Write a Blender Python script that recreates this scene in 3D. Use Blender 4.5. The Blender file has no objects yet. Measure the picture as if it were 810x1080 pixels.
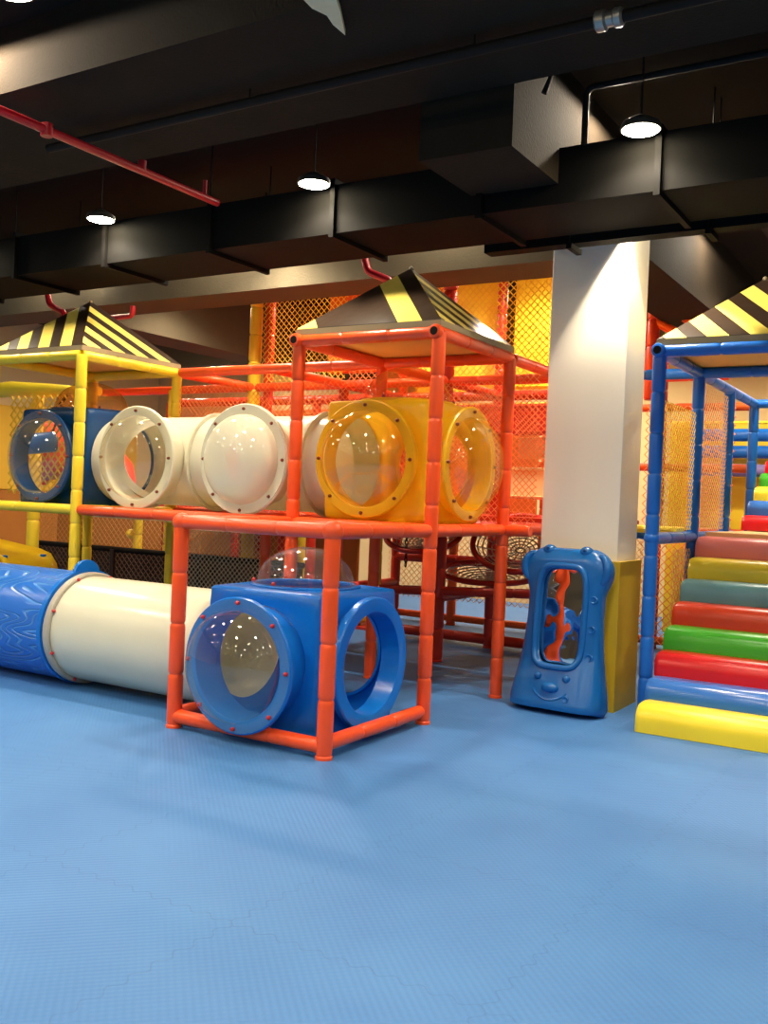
import bpy, math, random
from mathutils import Vector, Matrix
R = math.radians
PI = math.pi
random.seed(7)
scn = bpy.context.scene
COL = scn.collection

# ------------------------------------------------------------------ materials
def lin(c):
    return tuple(((x / 255) / 12.92 if x / 255 <= .04045 else ((x / 255 + .055) / 1.055) ** 2.4) for x in c)

def newmat(name):
    m = bpy.data.materials.new(name); m.use_nodes = True
    nt = m.node_tree; nt.nodes.clear()
    out = nt.nodes.new('ShaderNodeOutputMaterial')
    return m, nt, out

def N(nt, typ, **kw):
    n = nt.nodes.new(typ)
    for k, v in kw.items():
        if k in n.inputs: n.inputs[k].default_value = v
        else: setattr(n, k, v)
    return n

def pr(name, rgb, rough=.4, var=.12, scale=3.0, bump=0., bscale=40., metal=0., coat=0., thru=0., emis=None, spec=.5):
    """principled material whose colour wavers a little with object-space noise"""
    m, nt, out = newmat(name)
    p = N(nt, 'ShaderNodeBsdfPrincipled')
    p.inputs['Roughness'].default_value = rough
    p.inputs['Metallic'].default_value = metal
    p.inputs['Coat Weight'].default_value = coat
    p.inputs['Coat Roughness'].default_value = .08
    p.inputs['Specular IOR Level'].default_value = spec
    c = lin(rgb)
    tc = N(nt, 'ShaderNodeTexCoord')
    no = N(nt, 'ShaderNodeTexNoise', Scale=scale, Detail=3.0)
    nt.links.new(tc.outputs['Object'], no.inputs['Vector'])
    mx = N(nt, 'ShaderNodeMix', data_type='RGBA')
    mx.inputs['A'].default_value = tuple(x * (1 - var) for x in c) + (1,)
    mx.inputs['B'].default_value = tuple(min(1, x * (1 + var)) for x in c) + (1,)
    nt.links.new(no.outputs['Fac'], mx.inputs['Factor'])
    nt.links.new(mx.outputs['Result'], p.inputs['Base Color'])
    if bump:
        b = N(nt, 'ShaderNodeBump', Strength=bump, Distance=.01)
        n2 = N(nt, 'ShaderNodeTexNoise', Scale=bscale, Detail=2.0)
        nt.links.new(tc.outputs['Object'], n2.inputs['Vector'])
        nt.links.new(n2.outputs['Fac'], b.inputs['Height'])
        nt.links.new(b.outputs['Normal'], p.inputs['Normal'])
    if emis:
        p.inputs['Emission Color'].default_value = lin(emis[0]) + (1,)
        p.inputs['Emission Strength'].default_value = emis[1]
    if thru:      # moulded polyethylene lets some light through
        tl = N(nt, 'ShaderNodeBsdfTranslucent'); nt.links.new(mx.outputs['Result'], tl.inputs[0])
        ms = N(nt, 'ShaderNodeMixShader'); ms.inputs[0].default_value = thru
        nt.links.new(p.outputs[0], ms.inputs[1]); nt.links.new(tl.outputs[0], ms.inputs[2])
        nt.links.new(ms.outputs[0], out.inputs[0])
    else: nt.links.new(p.outputs[0], out.inputs[0])
    return m

def clear_mat(name, tint=(255, 252, 244), haze=.04, hcol=(235, 225, 200)):
    m, nt, out = newmat(name)
    tr = N(nt, 'ShaderNodeBsdfTransparent'); tr.inputs[0].default_value = lin(tint) + (1,)
    gl = N(nt, 'ShaderNodeBsdfGlossy', Roughness=.05)
    df = N(nt, 'ShaderNodeBsdfDiffuse'); df.inputs[0].default_value = lin(hcol) + (1,)
    lw = N(nt, 'ShaderNodeLayerWeight', Blend=.5)
    pw = N(nt, 'ShaderNodeMath', operation='POWER'); pw.inputs[1].default_value = 4.0; nt.links.new(lw.outputs['Facing'], pw.inputs[0])
    fr = N(nt, 'ShaderNodeMath', operation='MULTIPLY_ADD'); fr.inputs[1].default_value = .5; fr.inputs[2].default_value = .075
    nt.links.new(pw.outputs[0], fr.inputs[0])
    m1 = N(nt, 'ShaderNodeMixShader'); m1.inputs[0].default_value = haze
    nt.links.new(tr.outputs[0], m1.inputs[1]); nt.links.new(df.outputs[0], m1.inputs[2])
    m2 = N(nt, 'ShaderNodeMixShader')
    nt.links.new(fr.outputs[0], m2.inputs[0])
    nt.links.new(m1.outputs[0], m2.inputs[1]); nt.links.new(gl.outputs[0], m2.inputs[2])
    nt.links.new(m2.outputs[0], out.inputs[0])
    return m

def stripe_mat(name, ca, cb, n, phase=0.):
    m, nt, out = newmat(name)
    p = N(nt, 'ShaderNodeBsdfPrincipled', Roughness=.3)
    uv = N(nt, 'ShaderNodeUVMap'); uv.uv_map = 'UVMap'
    sx = N(nt, 'ShaderNodeSeparateXYZ'); nt.links.new(uv.outputs[0], sx.inputs[0])
    a = N(nt, 'ShaderNodeMath', operation='MULTIPLY'); a.inputs[1].default_value = n
    nt.links.new(sx.outputs[0], a.inputs[0])
    a2 = N(nt, 'ShaderNodeMath', operation='ADD'); a2.inputs[1].default_value = phase
    nt.links.new(a.outputs[0], a2.inputs[0])
    f = N(nt, 'ShaderNodeMath', operation='FRACT'); nt.links.new(a2.outputs[0], f.inputs[0])
    g = N(nt, 'ShaderNodeMath', operation='GREATER_THAN'); g.inputs[1].default_value = .48
    nt.links.new(f.outputs[0], g.inputs[0])
    mx = N(nt, 'ShaderNodeMix', data_type='RGBA')
    mx.inputs['A'].default_value = lin(ca) + (1,); mx.inputs['B'].default_value = lin(cb) + (1,)
    nt.links.new(g.outputs[0], mx.inputs['Factor'])
    nt.links.new(mx.outputs['Result'], p.inputs['Base Color'])
    tc = N(nt, 'ShaderNodeTexCoord'); no = N(nt, 'ShaderNodeTexNoise', Scale=5.0, Detail=2.0)
    nt.links.new(tc.outputs['Object'], no.inputs['Vector'])
    b = N(nt, 'ShaderNodeBump', Strength=.25, Distance=.02)
    nt.links.new(no.outputs['Fac'], b.inputs['Height']); nt.links.new(b.outputs[0], p.inputs['Normal'])
    nt.links.new(p.outputs[0], out.inputs[0])
    return m

def ramp_stripe(name, ca, cb, stops):
    m, nt, out = newmat(name)
    p = N(nt, 'ShaderNodeBsdfPrincipled', Roughness=.28)
    uv = N(nt, 'ShaderNodeUVMap'); uv.uv_map = 'UVMap'
    sx = N(nt, 'ShaderNodeSeparateXYZ'); nt.links.new(uv.outputs[0], sx.inputs[0])
    r = N(nt, 'ShaderNodeValToRGB'); r.color_ramp.interpolation = 'CONSTANT'
    r.color_ramp.elements[0].color = lin(ca) + (1,)
    r.color_ramp.elements[1].position = stops[0]; r.color_ramp.elements[1].color = lin(cb) + (1,)
    for i, q in enumerate(stops[1:]):
        e = r.color_ramp.elements.new(q); e.color = lin(ca if i % 2 == 0 else cb) + (1,)
    nt.links.new(sx.outputs[0], r.inputs[0]); nt.links.new(r.outputs[0], p.inputs['Base Color'])
    tc = N(nt, 'ShaderNodeTexCoord'); no = N(nt, 'ShaderNodeTexNoise', Scale=5.0, Detail=2.0)
    nt.links.new(tc.outputs['Object'], no.inputs['Vector'])
    b = N(nt, 'ShaderNodeBump', Strength=.3, Distance=.02)
    nt.links.new(no.outputs['Fac'], b.inputs['Height']); nt.links.new(b.outputs[0], p.inputs['Normal'])
    nt.links.new(p.outputs[0], out.inputs[0])
    return m

def floor_mat():
    m, nt, out = newmat('eva_mat')
    p = N(nt, 'ShaderNodeBsdfPrincipled', Roughness=.55)
    tc = N(nt, 'ShaderNodeTexCoord')
    no = N(nt, 'ShaderNodeTexNoise', Scale=1.3, Detail=4.0); nt.links.new(tc.outputs['Object'], no.inputs['Vector'])
    mx = N(nt, 'ShaderNodeMix', data_type='RGBA')
    mx.inputs['A'].default_value = lin((54, 108, 176)) + (1,); mx.inputs['B'].default_value = lin((76, 134, 196)) + (1,)
    nt.links.new(no.outputs['Fac'], mx.inputs['Factor'])
    # jigsaw seams of one-metre mats
    sp = N(nt, 'ShaderNodeSeparateXYZ'); nt.links.new(tc.outputs['Object'], sp.inputs[0])
    def M(op, a, b=None):
        n = N(nt, 'ShaderNodeMath', operation=op)
        for i, v in enumerate((a, b)):
            if v is None: continue
            if isinstance(v, (int, float)): n.inputs[i].default_value = v
            else: nt.links.new(v, n.inputs[i])
        return n.outputs[0]
    def seam(a, b):
        w = M('MULTIPLY', M('SINE', M('MULTIPLY', b, 2 * PI * 10)), .016)
        d = M('ABSOLUTE', M('SUBTRACT', M('FRACT', M('ADD', a, w)), .5))
        return M('GREATER_THAN', d, .4955)
    s = M('MAXIMUM', seam(sp.outputs[0], sp.outputs[1]), seam(sp.outputs[1], sp.outputs[0]))
    mx2 = N(nt, 'ShaderNodeMix', data_type='RGBA'); mx2.inputs['B'].default_value = lin((48, 96, 156)) + (1,)
    nt.links.new(M('MULTIPLY', s, .3), mx2.inputs['Factor']); nt.links.new(mx.outputs['Result'], mx2.inputs['A'])
    nt.links.new(mx2.outputs['Result'], p.inputs['Base Color'])
    # woven emboss
    wv = M('MULTIPLY', M('SINE', M('MULTIPLY', sp.outputs[0], 2 * PI * 28)), M('SINE', M('MULTIPLY', sp.outputs[1], 2 * PI * 28)))
    h = M('SUBTRACT', M('MULTIPLY', wv, .35), M('MULTIPLY', s, 1.2))
    b = N(nt, 'ShaderNodeBump', Strength=.35, Distance=.006)
    nt.links.new(h, b.inputs['Height']); nt.links.new(b.outputs[0], p.inputs['Normal'])
    nt.links.new(p.outputs[0], out.inputs[0])
    return m

def wood_grain_mat():
    m, nt, out = newmat('blue_log_plastic')
    p = N(nt, 'ShaderNodeBsdfPrincipled', Roughness=.28)
    tc = N(nt, 'ShaderNodeTexCoord')
    mp = N(nt, 'ShaderNodeMapping'); mp.inputs['Scale'].default_value = (.7, 2.6, 2.6)
    nt.links.new(tc.outputs['Object'], mp.inputs[0])
    no = N(nt, 'ShaderNodeTexNoise', Scale=1.6, Detail=1.0, Distortion=.4); nt.links.new(mp.outputs[0], no.inputs['Vector'])
    f = N(nt, 'ShaderNodeMath', operation='MULTIPLY'); f.inputs[1].default_value = 15
    nt.links.new(no.outputs['Fac'], f.inputs[0])
    fr = N(nt, 'ShaderNodeMath', operation='PINGPONG'); fr.inputs[1].default_value = .5
    nt.links.new(f.outputs[0], fr.inputs[0])
    rp = N(nt, 'ShaderNodeValToRGB'); rp.color_ramp.elements[0].position = .0; rp.color_ramp.elements[1].position = .2
    nt.links.new(fr.outputs[0], rp.inputs[0])
    b = N(nt, 'ShaderNodeBump', Strength=.7, Distance=.012)
    nt.links.new(rp.outputs[0], b.inputs['Height']); nt.links.new(b.outputs[0], p.inputs['Normal'])
    mx = N(nt, 'ShaderNodeMix', data_type='RGBA')
    mx.inputs['A'].default_value = lin((74, 140, 215)) + (1,); mx.inputs['B'].default_value = lin((34, 104, 200)) + (1,)
    nt.links.new(rp.outputs[0], mx.inputs['Factor']); nt.links.new(mx.outputs['Result'], p.inputs['Base Color'])
    nt.links.new(p.outputs[0], out.inputs[0])
    return m

def mirror_mat():
    m, nt, out = newmat('acrylic_mirror')
    g = N(nt, 'ShaderNodeBsdfGlossy', Roughness=.02); g.inputs[0].default_value = (.85, .85, .83, 1)
    tc = N(nt, 'ShaderNodeTexCoord'); no = N(nt, 'ShaderNodeTexNoise', Scale=4.5, Detail=1.0)
    nt.links.new(tc.outputs['Object'], no.inputs['Vector'])
    b = N(nt, 'ShaderNodeBump', Strength=.22, Distance=.06)
    nt.links.new(no.outputs['Fac'], b.inputs['Height']); nt.links.new(b.outputs[0], g.inputs['Normal'])
    nt.links.new(g.outputs[0], out.inputs[0])
    return m

def emit_mat(name, rgb, s):
    m, nt, out = newmat(name)
    e = N(nt, 'ShaderNodeEmission', Strength=s); e.inputs[0].default_value = lin(rgb) + (1,)
    nt.links.new(e.outputs[0], out.inputs[0]); return m

MT = dict(
    floor=floor_mat(),
    orange=pr('orange_sleeve', (250, 84, 32), .32, .1, 4, .25, 14),
    dorange=pr('orange_paint', (226, 98, 24), .5),
    red=pr('red_sleeve', (196, 44, 22), .36, .1, 4, .2, 14),
    yellow=pr('yellow_sleeve', (240, 208, 48), .36, .1, 4, .2, 14),
    ypanel=pr('yellow_vinyl', (255, 218, 50), .45, .1, 2, .2, 6),
    blue=pr('blue_sleeve', (26, 106, 200), .3, .1, 4, .25, 14),
    lilac=pr('lilac_sleeve', (140, 128, 190), .4, .1),
    aqua=pr('aqua_plastic', (80, 180, 225), .35, .1),
    white=pr('cream_plastic', (238, 234, 212), .2, .04, 3, thru=.25),
    ycube=pr('yellow_plastic', (250, 210, 40), .22, .06, 3, thru=.42),
    bcube=pr('blue_plastic', (14, 118, 218), .24, .06, 3, thru=.15),
    dbcube=pr('navy_plastic', (8, 66, 122), .24, .06, 3, thru=.1),
    bear=pr('bear_plastic', (18, 100, 176), .26, .06, 3),
    log=wood_grain_mat(),
    clear=clear_mat('clear_plastic'),
    cleara=clear_mat('smoked_plastic', tint=(255, 226, 190), haze=.1, hcol=(230, 170, 90)),
    clearw=clear_mat('milky_plastic', haze=.68, hcol=(240, 234, 210)),
    cleary=clear_mat('amber_plastic', tint=(255, 246, 214), haze=.1, hcol=(240, 200, 70)),
    bolt=pr('red_bolt', (196, 36, 44), .35), boltd=pr('rust_bolt', (120, 48, 26), .45),
    mirror=mirror_mat(),
    wall=pr('cream_paint', (236, 206, 150), .8, .05, 1.5, .1, 60),
    gold=pr('gold_vinyl', (250, 190, 56), .5, .12, 2),
    cream=pr('cream_board', (252, 226, 160), .6),
    amber=pr('amber_vinyl', (204, 112, 36), .5, .1, 2),
    owall=pr('ochre_paint', (196, 120, 44), .8, .08, 1.5, .1, 60),
    hall=pr('hall_paint', (120, 108, 92), .85, .08, 1.0),
    column=pr('column_paint', (250, 242, 222), .7, .03, 1.5, .06, 50),
    concrete=pr('grey_concrete', (84, 76, 60), .9, .15, 3, .3, 60, spec=.2), soot=pr('sooty_concrete', (40, 33, 25), .9, .2, 3, .3, 60, spec=.1),  # second one is a darker concrete tone for two beams
    black=pr('black_paint', (24, 20, 17), .75, .2, 2, spec=.2), slab=pr('black_slab', (30, 26, 22), .9, .2, 1.0, spec=.1),
    duct=pr('black_duct', (15, 14, 13), .75, .15, 2, spec=.06), flange=pr('duct_flange', (13, 12, 11), .7, spec=.06),
    pipe_red=pr('red_pipe', (170, 14, 32), .4), pipe_black=pr('black_pipe', (24, 20, 17), .7, spec=.15),
    pad=pr('yellow_pad', (214, 174, 36), .5, .14, 2.5, .2, 6),
    stripe=stripe_mat('hazard_fabric', (56, 42, 32), (255, 230, 110), 4.2),
    widestripe=ramp_stripe('hazard_fabric_wide', (56, 42, 32), (255, 230, 110), (.12, .28, .84)),
    rimboard=pr('grey_board', (150, 132, 98), .6), underboard=pr('amber_board', (232, 180, 84), .6),
    netw=pr('pale_net', (244, 190, 120), .6), neto=pr('orange_net', (250, 140, 62), .6), nety=pr('yellow_net', (250, 205, 60), .55),
    netd=pr('dark_net', (120, 84, 56), .6), netp=pr('white_net', (240, 226, 190), .6), dark=pr('dark_vinyl', (44, 24, 20), .5),
    lens=emit_mat('lamp_lens', (255, 238, 200), 90), housing=pr('lamp_housing', (60, 54, 46), .5),
    chain=pr('black_chain', (24, 22, 22), .35, metal=.6), steel=pr('grey_steel', (150, 146, 138), .35, metal=.7),
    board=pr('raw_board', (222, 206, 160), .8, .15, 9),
    platform=pr('tan_vinyl', (226, 196, 130), .45),
    r_yellow=pr('roller_yellow', (248, 222, 50), .35, .05, 2, .08, 5), r_blue=pr('roller_blue', (52, 112, 196), .22, .08, 2, .15, 9),
    r_red=pr('roller_red', (222, 22, 30), .3, .05, 2, .08, 5), r_green=pr('roller_green', (70, 180, 42), .3, .05, 2, .08, 5),
    r_orange=pr('roller_orange', (224, 62, 22), .3, .05, 2, .08, 5), r_teal=pr('roller_teal', (104, 158, 166), .3, .05, 2, .08, 5),
    r_mustard=pr('roller_mustard', (236, 208, 52), .3, .05, 2, .08, 5), r_pink=pr('roller_pink', (232, 128, 124), .3, .05, 2, .08, 5),
)

# ------------------------------------------------------------------ mesh builder
class MB:
    def __init__(s): s.v = []; s.f = []; s.uv = []
    def add(s, vs, fs):
        o = len(s.v); s.v += [tuple(v) for v in vs]; s.f += [tuple(i + o for i in f) for f in fs]; return o
    def box(s, lo, hi):
        x0, y0, z0 = lo; x1, y1, z1 = hi
        s.add([(x0,y0,z0),(x1,y0,z0),(x1,y1,z0),(x0,y1,z0),(x0,y0,z1),(x1,y0,z1),(x1,y1,z1),(x0,y1,z1)],
              [(3,2,1,0),(4,5,6,7),(0,1,5,4),(1,2,6,5),(2,3,7,6),(3,0,4,7)])
        return s
    def lathe(s, p, axis, prof, n=16, cap=True):
        """prof: list of (distance along axis, radius) from p"""
        p = Vector(p); a = Vector(axis).normalized(); u = a.orthogonal().normalized(); w = a.cross(u)
        vs = []; fs = []
        for (t, r) in prof:
            for i in range(n):
                th = 2 * PI * i / n
                vs.append(p + a * t + (u * math.cos(th) + w * math.sin(th)) * max(r, 1e-5))
        for k in range(len(prof) - 1):
            for i in range(n):
                j = (i + 1) % n
                fs.append((k * n + i, k * n + j, (k + 1) * n + j, (k + 1) * n + i))
        if cap:
            if prof[0][1] > 1e-4: fs.append(tuple(reversed(range(n))))
            if prof[-1][1] > 1e-4: fs.append(tuple((len(prof) - 1) * n + i for i in range(n)))
        s.add(vs, fs); return s
    def ring(s, p, axis, prof, n=48):
        """closed profile lathe (no caps)"""
        return s.lathe(p, axis, list(prof) + [prof[0]], n, cap=False)
    def sleeve(s, a, b, r, seg=.3, n=14, off=0.):
        """padded tube from a to b with taped seams about every seg metres"""
        a = Vector(a); b = Vector(b); L = (b - a).length; k = max(1, round(L / seg)); d = L / k
        pf = []
        for i in range(k):
            t0 = i * d; e = min(.02, d * .2)
            pf += [(t0 + .002, r * .86), (t0 + e * .5, r * .96), (t0 + e * 1.2, r), (t0 + d - e * 1.2, r), (t0 + d - e * .5, r * .96), (t0 + d - .002, r * .86)]
        pf[0] = (0, r * .9); pf[-1] = (L, r * .9)
        return s.lathe(a, b - a, pf, n)
    def rod(s, a, b, r, n=8):
        a = Vector(a); b = Vector(b)
        return s.lathe(a, b - a, [(0, r), ((b - a).length, r)], n)
    def path(s, pts, r, n=10, closed=False):
        P = [Vector(p) for p in pts]; m = len(P); vs = []; fs = []
        up = None
        for i, p in enumerate(P):
            if closed: t = P[(i + 1) % m] - P[i - 1]
            else: t = P[min(i + 1, m - 1)] - P[max(i - 1, 0)]
            t.normalize()
            if up is None: up = t.orthogonal().normalized()
            up = (up - t * up.dot(t)).normalized(); w = t.cross(up)
            rr = r[i] if isinstance(r, (list, tuple)) else r
            for j in range(n):
                th = 2 * PI * j / n; vs.append(p + (up * math.cos(th) + w * math.sin(th)) * rr)
        for i in range(m if closed else m - 1):
            q = (i + 1) % m
            for j in range(n):
                k = (j + 1) % n; fs.append((i * n + j, i * n + k, q * n + k, q * n + j))
        if not closed: fs += [tuple(reversed(range(n))), tuple((m - 1) * n + j for j in range(n))]
        s.add(vs, fs); return s
    def ball(s, c, r, n=12, sc=(1, 1, 1)):
        c = Vector(c); vs = []; fs = []; m = max(6, n // 2)
        for k in range(m + 1):
            ph = PI * k / m
            for i in range(n):
                th = 2 * PI * i / n
                vs.append(c + Vector((math.sin(ph) * math.cos(th) * sc[0], math.sin(ph) * math.sin(th) * sc[1], math.cos(ph) * sc[2])) * r)
        for k in range(m):
            for i in range(n):
                j = (i + 1) % n; fs.append((k * n + i, (k + 1) * n + i, (k + 1) * n + j, k * n + j))
        s.add(vs, fs); return s
    def build(s, name, mat, parent=None, smooth=True, weld=1e-5, angle=40, local=False, props=None):
        me = bpy.data.meshes.new(name)
        o0 = Vector((0, 0, 0))
        if parent is not None and not local: o0 = Vector(parent.get('_o', (0, 0, 0)))
        me.from_pydata([tuple(Vector(v) - o0) for v in s.v], [], s.f)
        import bmesh
        bm = bmesh.new(); bm.from_mesh(me)
        if weld: bmesh.ops.remove_doubles(bm, verts=bm.verts, dist=weld)
        bmesh.ops.recalc_face_normals(bm, faces=bm.faces)
        bm.to_mesh(me); bm.free()
        if smooth:
            for p in me.polygons: p.use_smooth = True
            try: me.set_sharp_from_angle(angle=R(angle))
            except Exception: pass
        for mm in (mat if isinstance(mat, (list, tuple)) else [mat]): me.materials.append(mm)
        o = bpy.data.objects.new(name, me); COL.objects.link(o)
        if parent is not None:
            o.parent = parent; o['_o'] = tuple(o0)
        if props:
            for k, v in props.items(): o[k] = v
        return o

def thing(name, label, cat, loc, group=None, rot=None):
    o = bpy.data.objects.new(name, None); COL.objects.link(o)
    o.empty_display_size = .1
    o.location = loc; o['_o'] = tuple(loc)
    if rot: o.rotation_euler = rot
    o['label'] = label; o['category'] = cat
    if group: o['group'] = group
    return o

def tag(o, label, cat, group=None, kind=None):
    o['label'] = label; o['category'] = cat
    if group: o['group'] = group
    if kind: o['kind'] = kind
    return o

def struct(o, label=None):
    o['kind'] = 'structure'
    if label: o['label'] = label
    return o

def dup(root, loc, label=None):
    d = Vector(loc)
    r = root.copy(); COL.objects.link(r); r.location = d; r['_o'] = tuple(d)
    if label: r['label'] = label
    for ch in list(root.children):
        c = ch.copy(); COL.objects.link(c); c.parent = r
        for g in ch.children:
            e = g.copy(); COL.objects.link(e); e.parent = c
    return r

# 2-D loops between a circle and a rectangle, with a rounded-cube / barrel projection
def loops(rh, hw, hh, n=48, m=7, c=(0, 0), grade=None):
    """m+1 loops of n points from the circle radius rh about c out to the rectangle"""
    out = []
    rect = []
    angs = [2 * PI * i / n for i in range(n)]
    ca = [math.atan2(sy * hh - c[1], sx * hw - c[0]) % (2 * PI) for sx, sy in ((1, 1), (-1, 1), (-1, -1), (1, -1))]
    for q in ca:                                   # let a point of the loop fall on each corner
        k = min(range(n), key=lambda i: abs((angs[i] - q + PI) % (2 * PI) - PI)); angs[k] = q
    for a in angs:
        dx, dy = math.cos(a), math.sin(a)
        t = min(((hw if dx > 0 else -hw) - c[0]) / dx if abs(dx) > 1e-9 else 1e9, ((hh if dy > 0 else -hh) - c[1]) / dy if abs(dy) > 1e-9 else 1e9)
        rect.append((c[0] + dx * t, c[1] + dy * t))
    ts = grade or [k / m for k in range(m + 1)]
    for t in ts:
        out.append([((c[0] + math.cos(a) * rh) * (1 - t) + q[0] * t, (c[1] + math.sin(a) * rh) * (1 - t) + q[1] * t) for a, q in zip(angs, rect)])
    return out

AX = {'-y': ((1, 0, 0), (0, 0, 1), (0, -1, 0)), '+y': ((-1, 0, 0), (0, 0, 1), (0, 1, 0)),
      '+x': ((0, 1, 0), (0, 0, 1), (1, 0, 0)), '-x': ((0, -1, 0), (0, 0, 1), (-1, 0, 0)),
      '+z': ((1, 0, 0), (0, 1, 0), (0, 0, 1)), '-z': ((1, 0, 0), (0, -1, 0), (0, 0, -1))}

def cube_shell(c, h, r, holes, rh):
    """rounded hollow cube; holes = faces with a round opening"""
    mb = MB(); c = Vector(c)
    def rp(p):
        q = Vector([max(-(h - r), min(h - r, x)) for x in p]); d = p - q
        return c + q + (d.normalized() * r if d.length > 1e-9 else d)
    for k, (a, b, nrm) in AX.items():
        a, b, nrm = Vector(a), Vector(b), Vector(nrm)
        rr = rh.get(k, rh['*']) if k in holes else .02
        gr = [0, .3, .6, 1 - r / h * .9, 1 - r / h * .6, 1 - r / h * .3, 1]
        lp = loops(rr, h, h, 48, grade=gr); vs = []; fs = []
        for L in lp: vs += [rp(a * x + b * y + nrm * h) for x, y in L]
        for i in range(len(lp) - 1):
            for j in range(48):
                q = (j + 1) % 48; fs.append((i * 48 + j, i * 48 + q, (i + 1) * 48 + q, (i + 1) * 48 + j))
        if k not in holes: fs.append(tuple(range(47, -1, -1)))
        mb.add(vs, fs)
    return mb

def collar_ring(c, nrm, r_in, r_out, d0, d1, lip=.03):
    """short pipe of inner radius r_in from d0 to d1 along nrm with an outer flange lip at d1"""
    t = min(.02, lip)
    return MB().ring(c, nrm, [(d0, r_in), (d1 - .004, r_in), (d1, r_in + .006), (d1, r_out - .008), (d1 - .008, r_out),
                              (d1 - lip + .006, r_out), (d1 - lip, r_out - .006), (d1 - lip, r_in + t + .004), (d0, r_in + t)], 56)

def dome(c, nrm, r, bulge, rim, d):
    """clear bubble with a flat flange out to rim, sitting at distance d"""
    pf = [(d, rim), (d + .006, rim), (d + .007, r + .012)]
    for k in range(0, 10):
        a = PI / 2 * k / 9
        pf.append((d + .007 + bulge * math.sin(a), r * math.cos(a)))
    return MB().lathe(c, nrm, pf, 56, cap=False)

def bolts(parent, c, nrm, up, r, d, n, mat, ph=0.):
    nrm = Vector(nrm); up = Vector(up); w = nrm.cross(up)
    first = None
    for i in range(n):
        th = 2 * PI * i / n + ph
        p = Vector(c) + nrm * d + (up * math.cos(th) + w * math.sin(th)) * r
        mb = MB().lathe(p, nrm, [(-.004, .013), (.006, .0135), (.014, .010), (.017, .004)], 10)
        mb.build('bolt', mat, parent)

# ------------------------------------------------------------------ camera
CU, CV, CZ = 3.2092, -4.6877, 1.5408
yaw, pit, roll = .5484, -.0117, .0421
fw = Vector((-math.sin(yaw) * math.cos(pit), math.cos(yaw) * math.cos(pit), math.sin(pit)))
rt = Vector((math.cos(yaw), math.sin(yaw), 0)); up = rt.cross(fw)
rt, up = rt * math.cos(roll) + up * math.sin(roll), up * math.cos(roll) - rt * math.sin(roll)
cd = bpy.data.cameras.new('camera'); cam = bpy.data.objects.new('camera', cd); COL.objects.link(cam)
cd.sensor_fit = 'HORIZONTAL'; cd.sensor_width = 36; cd.lens = 36 * 1015.32 / 810; cd.clip_end = 100
cam.matrix_world = Matrix(((rt.x, up.x, -fw.x, CU), (rt.y, up.y, -fw.y, CV), (rt.z, up.z, -fw.z, CZ), (0, 0, 0, 1)))
scn.camera = cam

# ------------------------------------------------------------------ the hall
X0, X1, Y0, Y1, ZC = -11.0, 8.0, -17.0, 9.6, 4.4
struct(MB().box((X0 - .2, Y0 - .2, -.2), (X1 + .2, Y1 + .2, 0)).build('floor', MT['floor'], smooth=False))
struct(MB().box((X0 - .2, Y0 - .2, ZC), (X1 + .2, Y1 + .2, ZC + .2)).build('ceiling', MT['slab'], smooth=False))
struct(MB().box((X0 - .2, Y1, 0), (X1 + .2, Y1 + .2, ZC)).build('wall_back', MT['wall'], smooth=False))
struct(MB().box((X0 - .2, Y0 - .2, 0), (X1 + .2, Y0, ZC)).build('wall_front', MT['hall'], smooth=False))
struct(MB().box((X0 - .2, Y0, 0), (X0, Y1, ZC)).build('wall_left', MT['wall'], smooth=False))
struct(MB().box((X1, Y0, 0), (X1 + .2, Y1, ZC)).build('wall_right', MT['hall'], smooth=False))
# column and beams
CX0, CX1, CY0, CY1 = .28, .91, 2.52, 3.0
cm = MB().box((CX0, CY0, 0), (CX1, CY1, ZC - .01)).build('column', MT['column'], smooth=False)
bv = cm.modifiers.new('b', 'BEVEL'); bv.width = .008; bv.segments = 2
struct(cm, 'square cream column')
def beam(lo, hi, mat): struct(MB().box(lo, hi).build('ceiling_beam', MT[mat], smooth=False))
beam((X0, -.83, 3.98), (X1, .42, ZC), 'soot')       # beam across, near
beam((X0, 2.86, 3.6), (CX0 - .01, 3.42, ZC), 'concrete')       # beam behind the duct
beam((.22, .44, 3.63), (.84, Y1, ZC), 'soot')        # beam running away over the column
beam((1.75, 2.9, 3.72), (X1, 3.4, ZC), 'black')
beam((X0, 7.0, 3.6), (.2, 7.5, ZC), 'concrete')
beam((-6.2, 3.44, 3.5), (-5.6, Y1, ZC), 'concrete')
# added pale plate, its colour standing in for a lit wedge of beam
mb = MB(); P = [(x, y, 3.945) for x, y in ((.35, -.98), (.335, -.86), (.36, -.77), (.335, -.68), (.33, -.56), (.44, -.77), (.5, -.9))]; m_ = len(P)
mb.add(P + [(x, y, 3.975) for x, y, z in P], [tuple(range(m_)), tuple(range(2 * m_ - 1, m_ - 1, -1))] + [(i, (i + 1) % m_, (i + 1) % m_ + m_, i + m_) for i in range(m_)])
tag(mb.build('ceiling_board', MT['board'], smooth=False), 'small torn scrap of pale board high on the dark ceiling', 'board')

# yellow pads round the column foot
t = thing('column_pad', 'yellow vinyl pad wrapped round the foot of the cream column', 'wall pad', (.6, 2.8, 0))
e = .035
MB().box((CX0 - e, CY0 - e, 0), (CX1 + e, CY0 - .003, 1.15)).build('front_pad', MT['pad'], t, smooth=False)
MB().box((CX1 + .003, CY0 - .003, 0), (CX1 + e, CY1 + e, 1.15)).build('side_pad', MT['pad'], t, smooth=False)
MB().box((CX0 - e, CY0 - .003, 0), (CX0 - .003, CY1 + e, 1.15)).build('side_pad', MT['pad'], t, smooth=False)
MB().box((CX0 - .003, CY1 + .003, 0), (CX1 + .003, CY1 + e, 1.15)).build('back_pad', MT['pad'], t, smooth=False)

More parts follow.
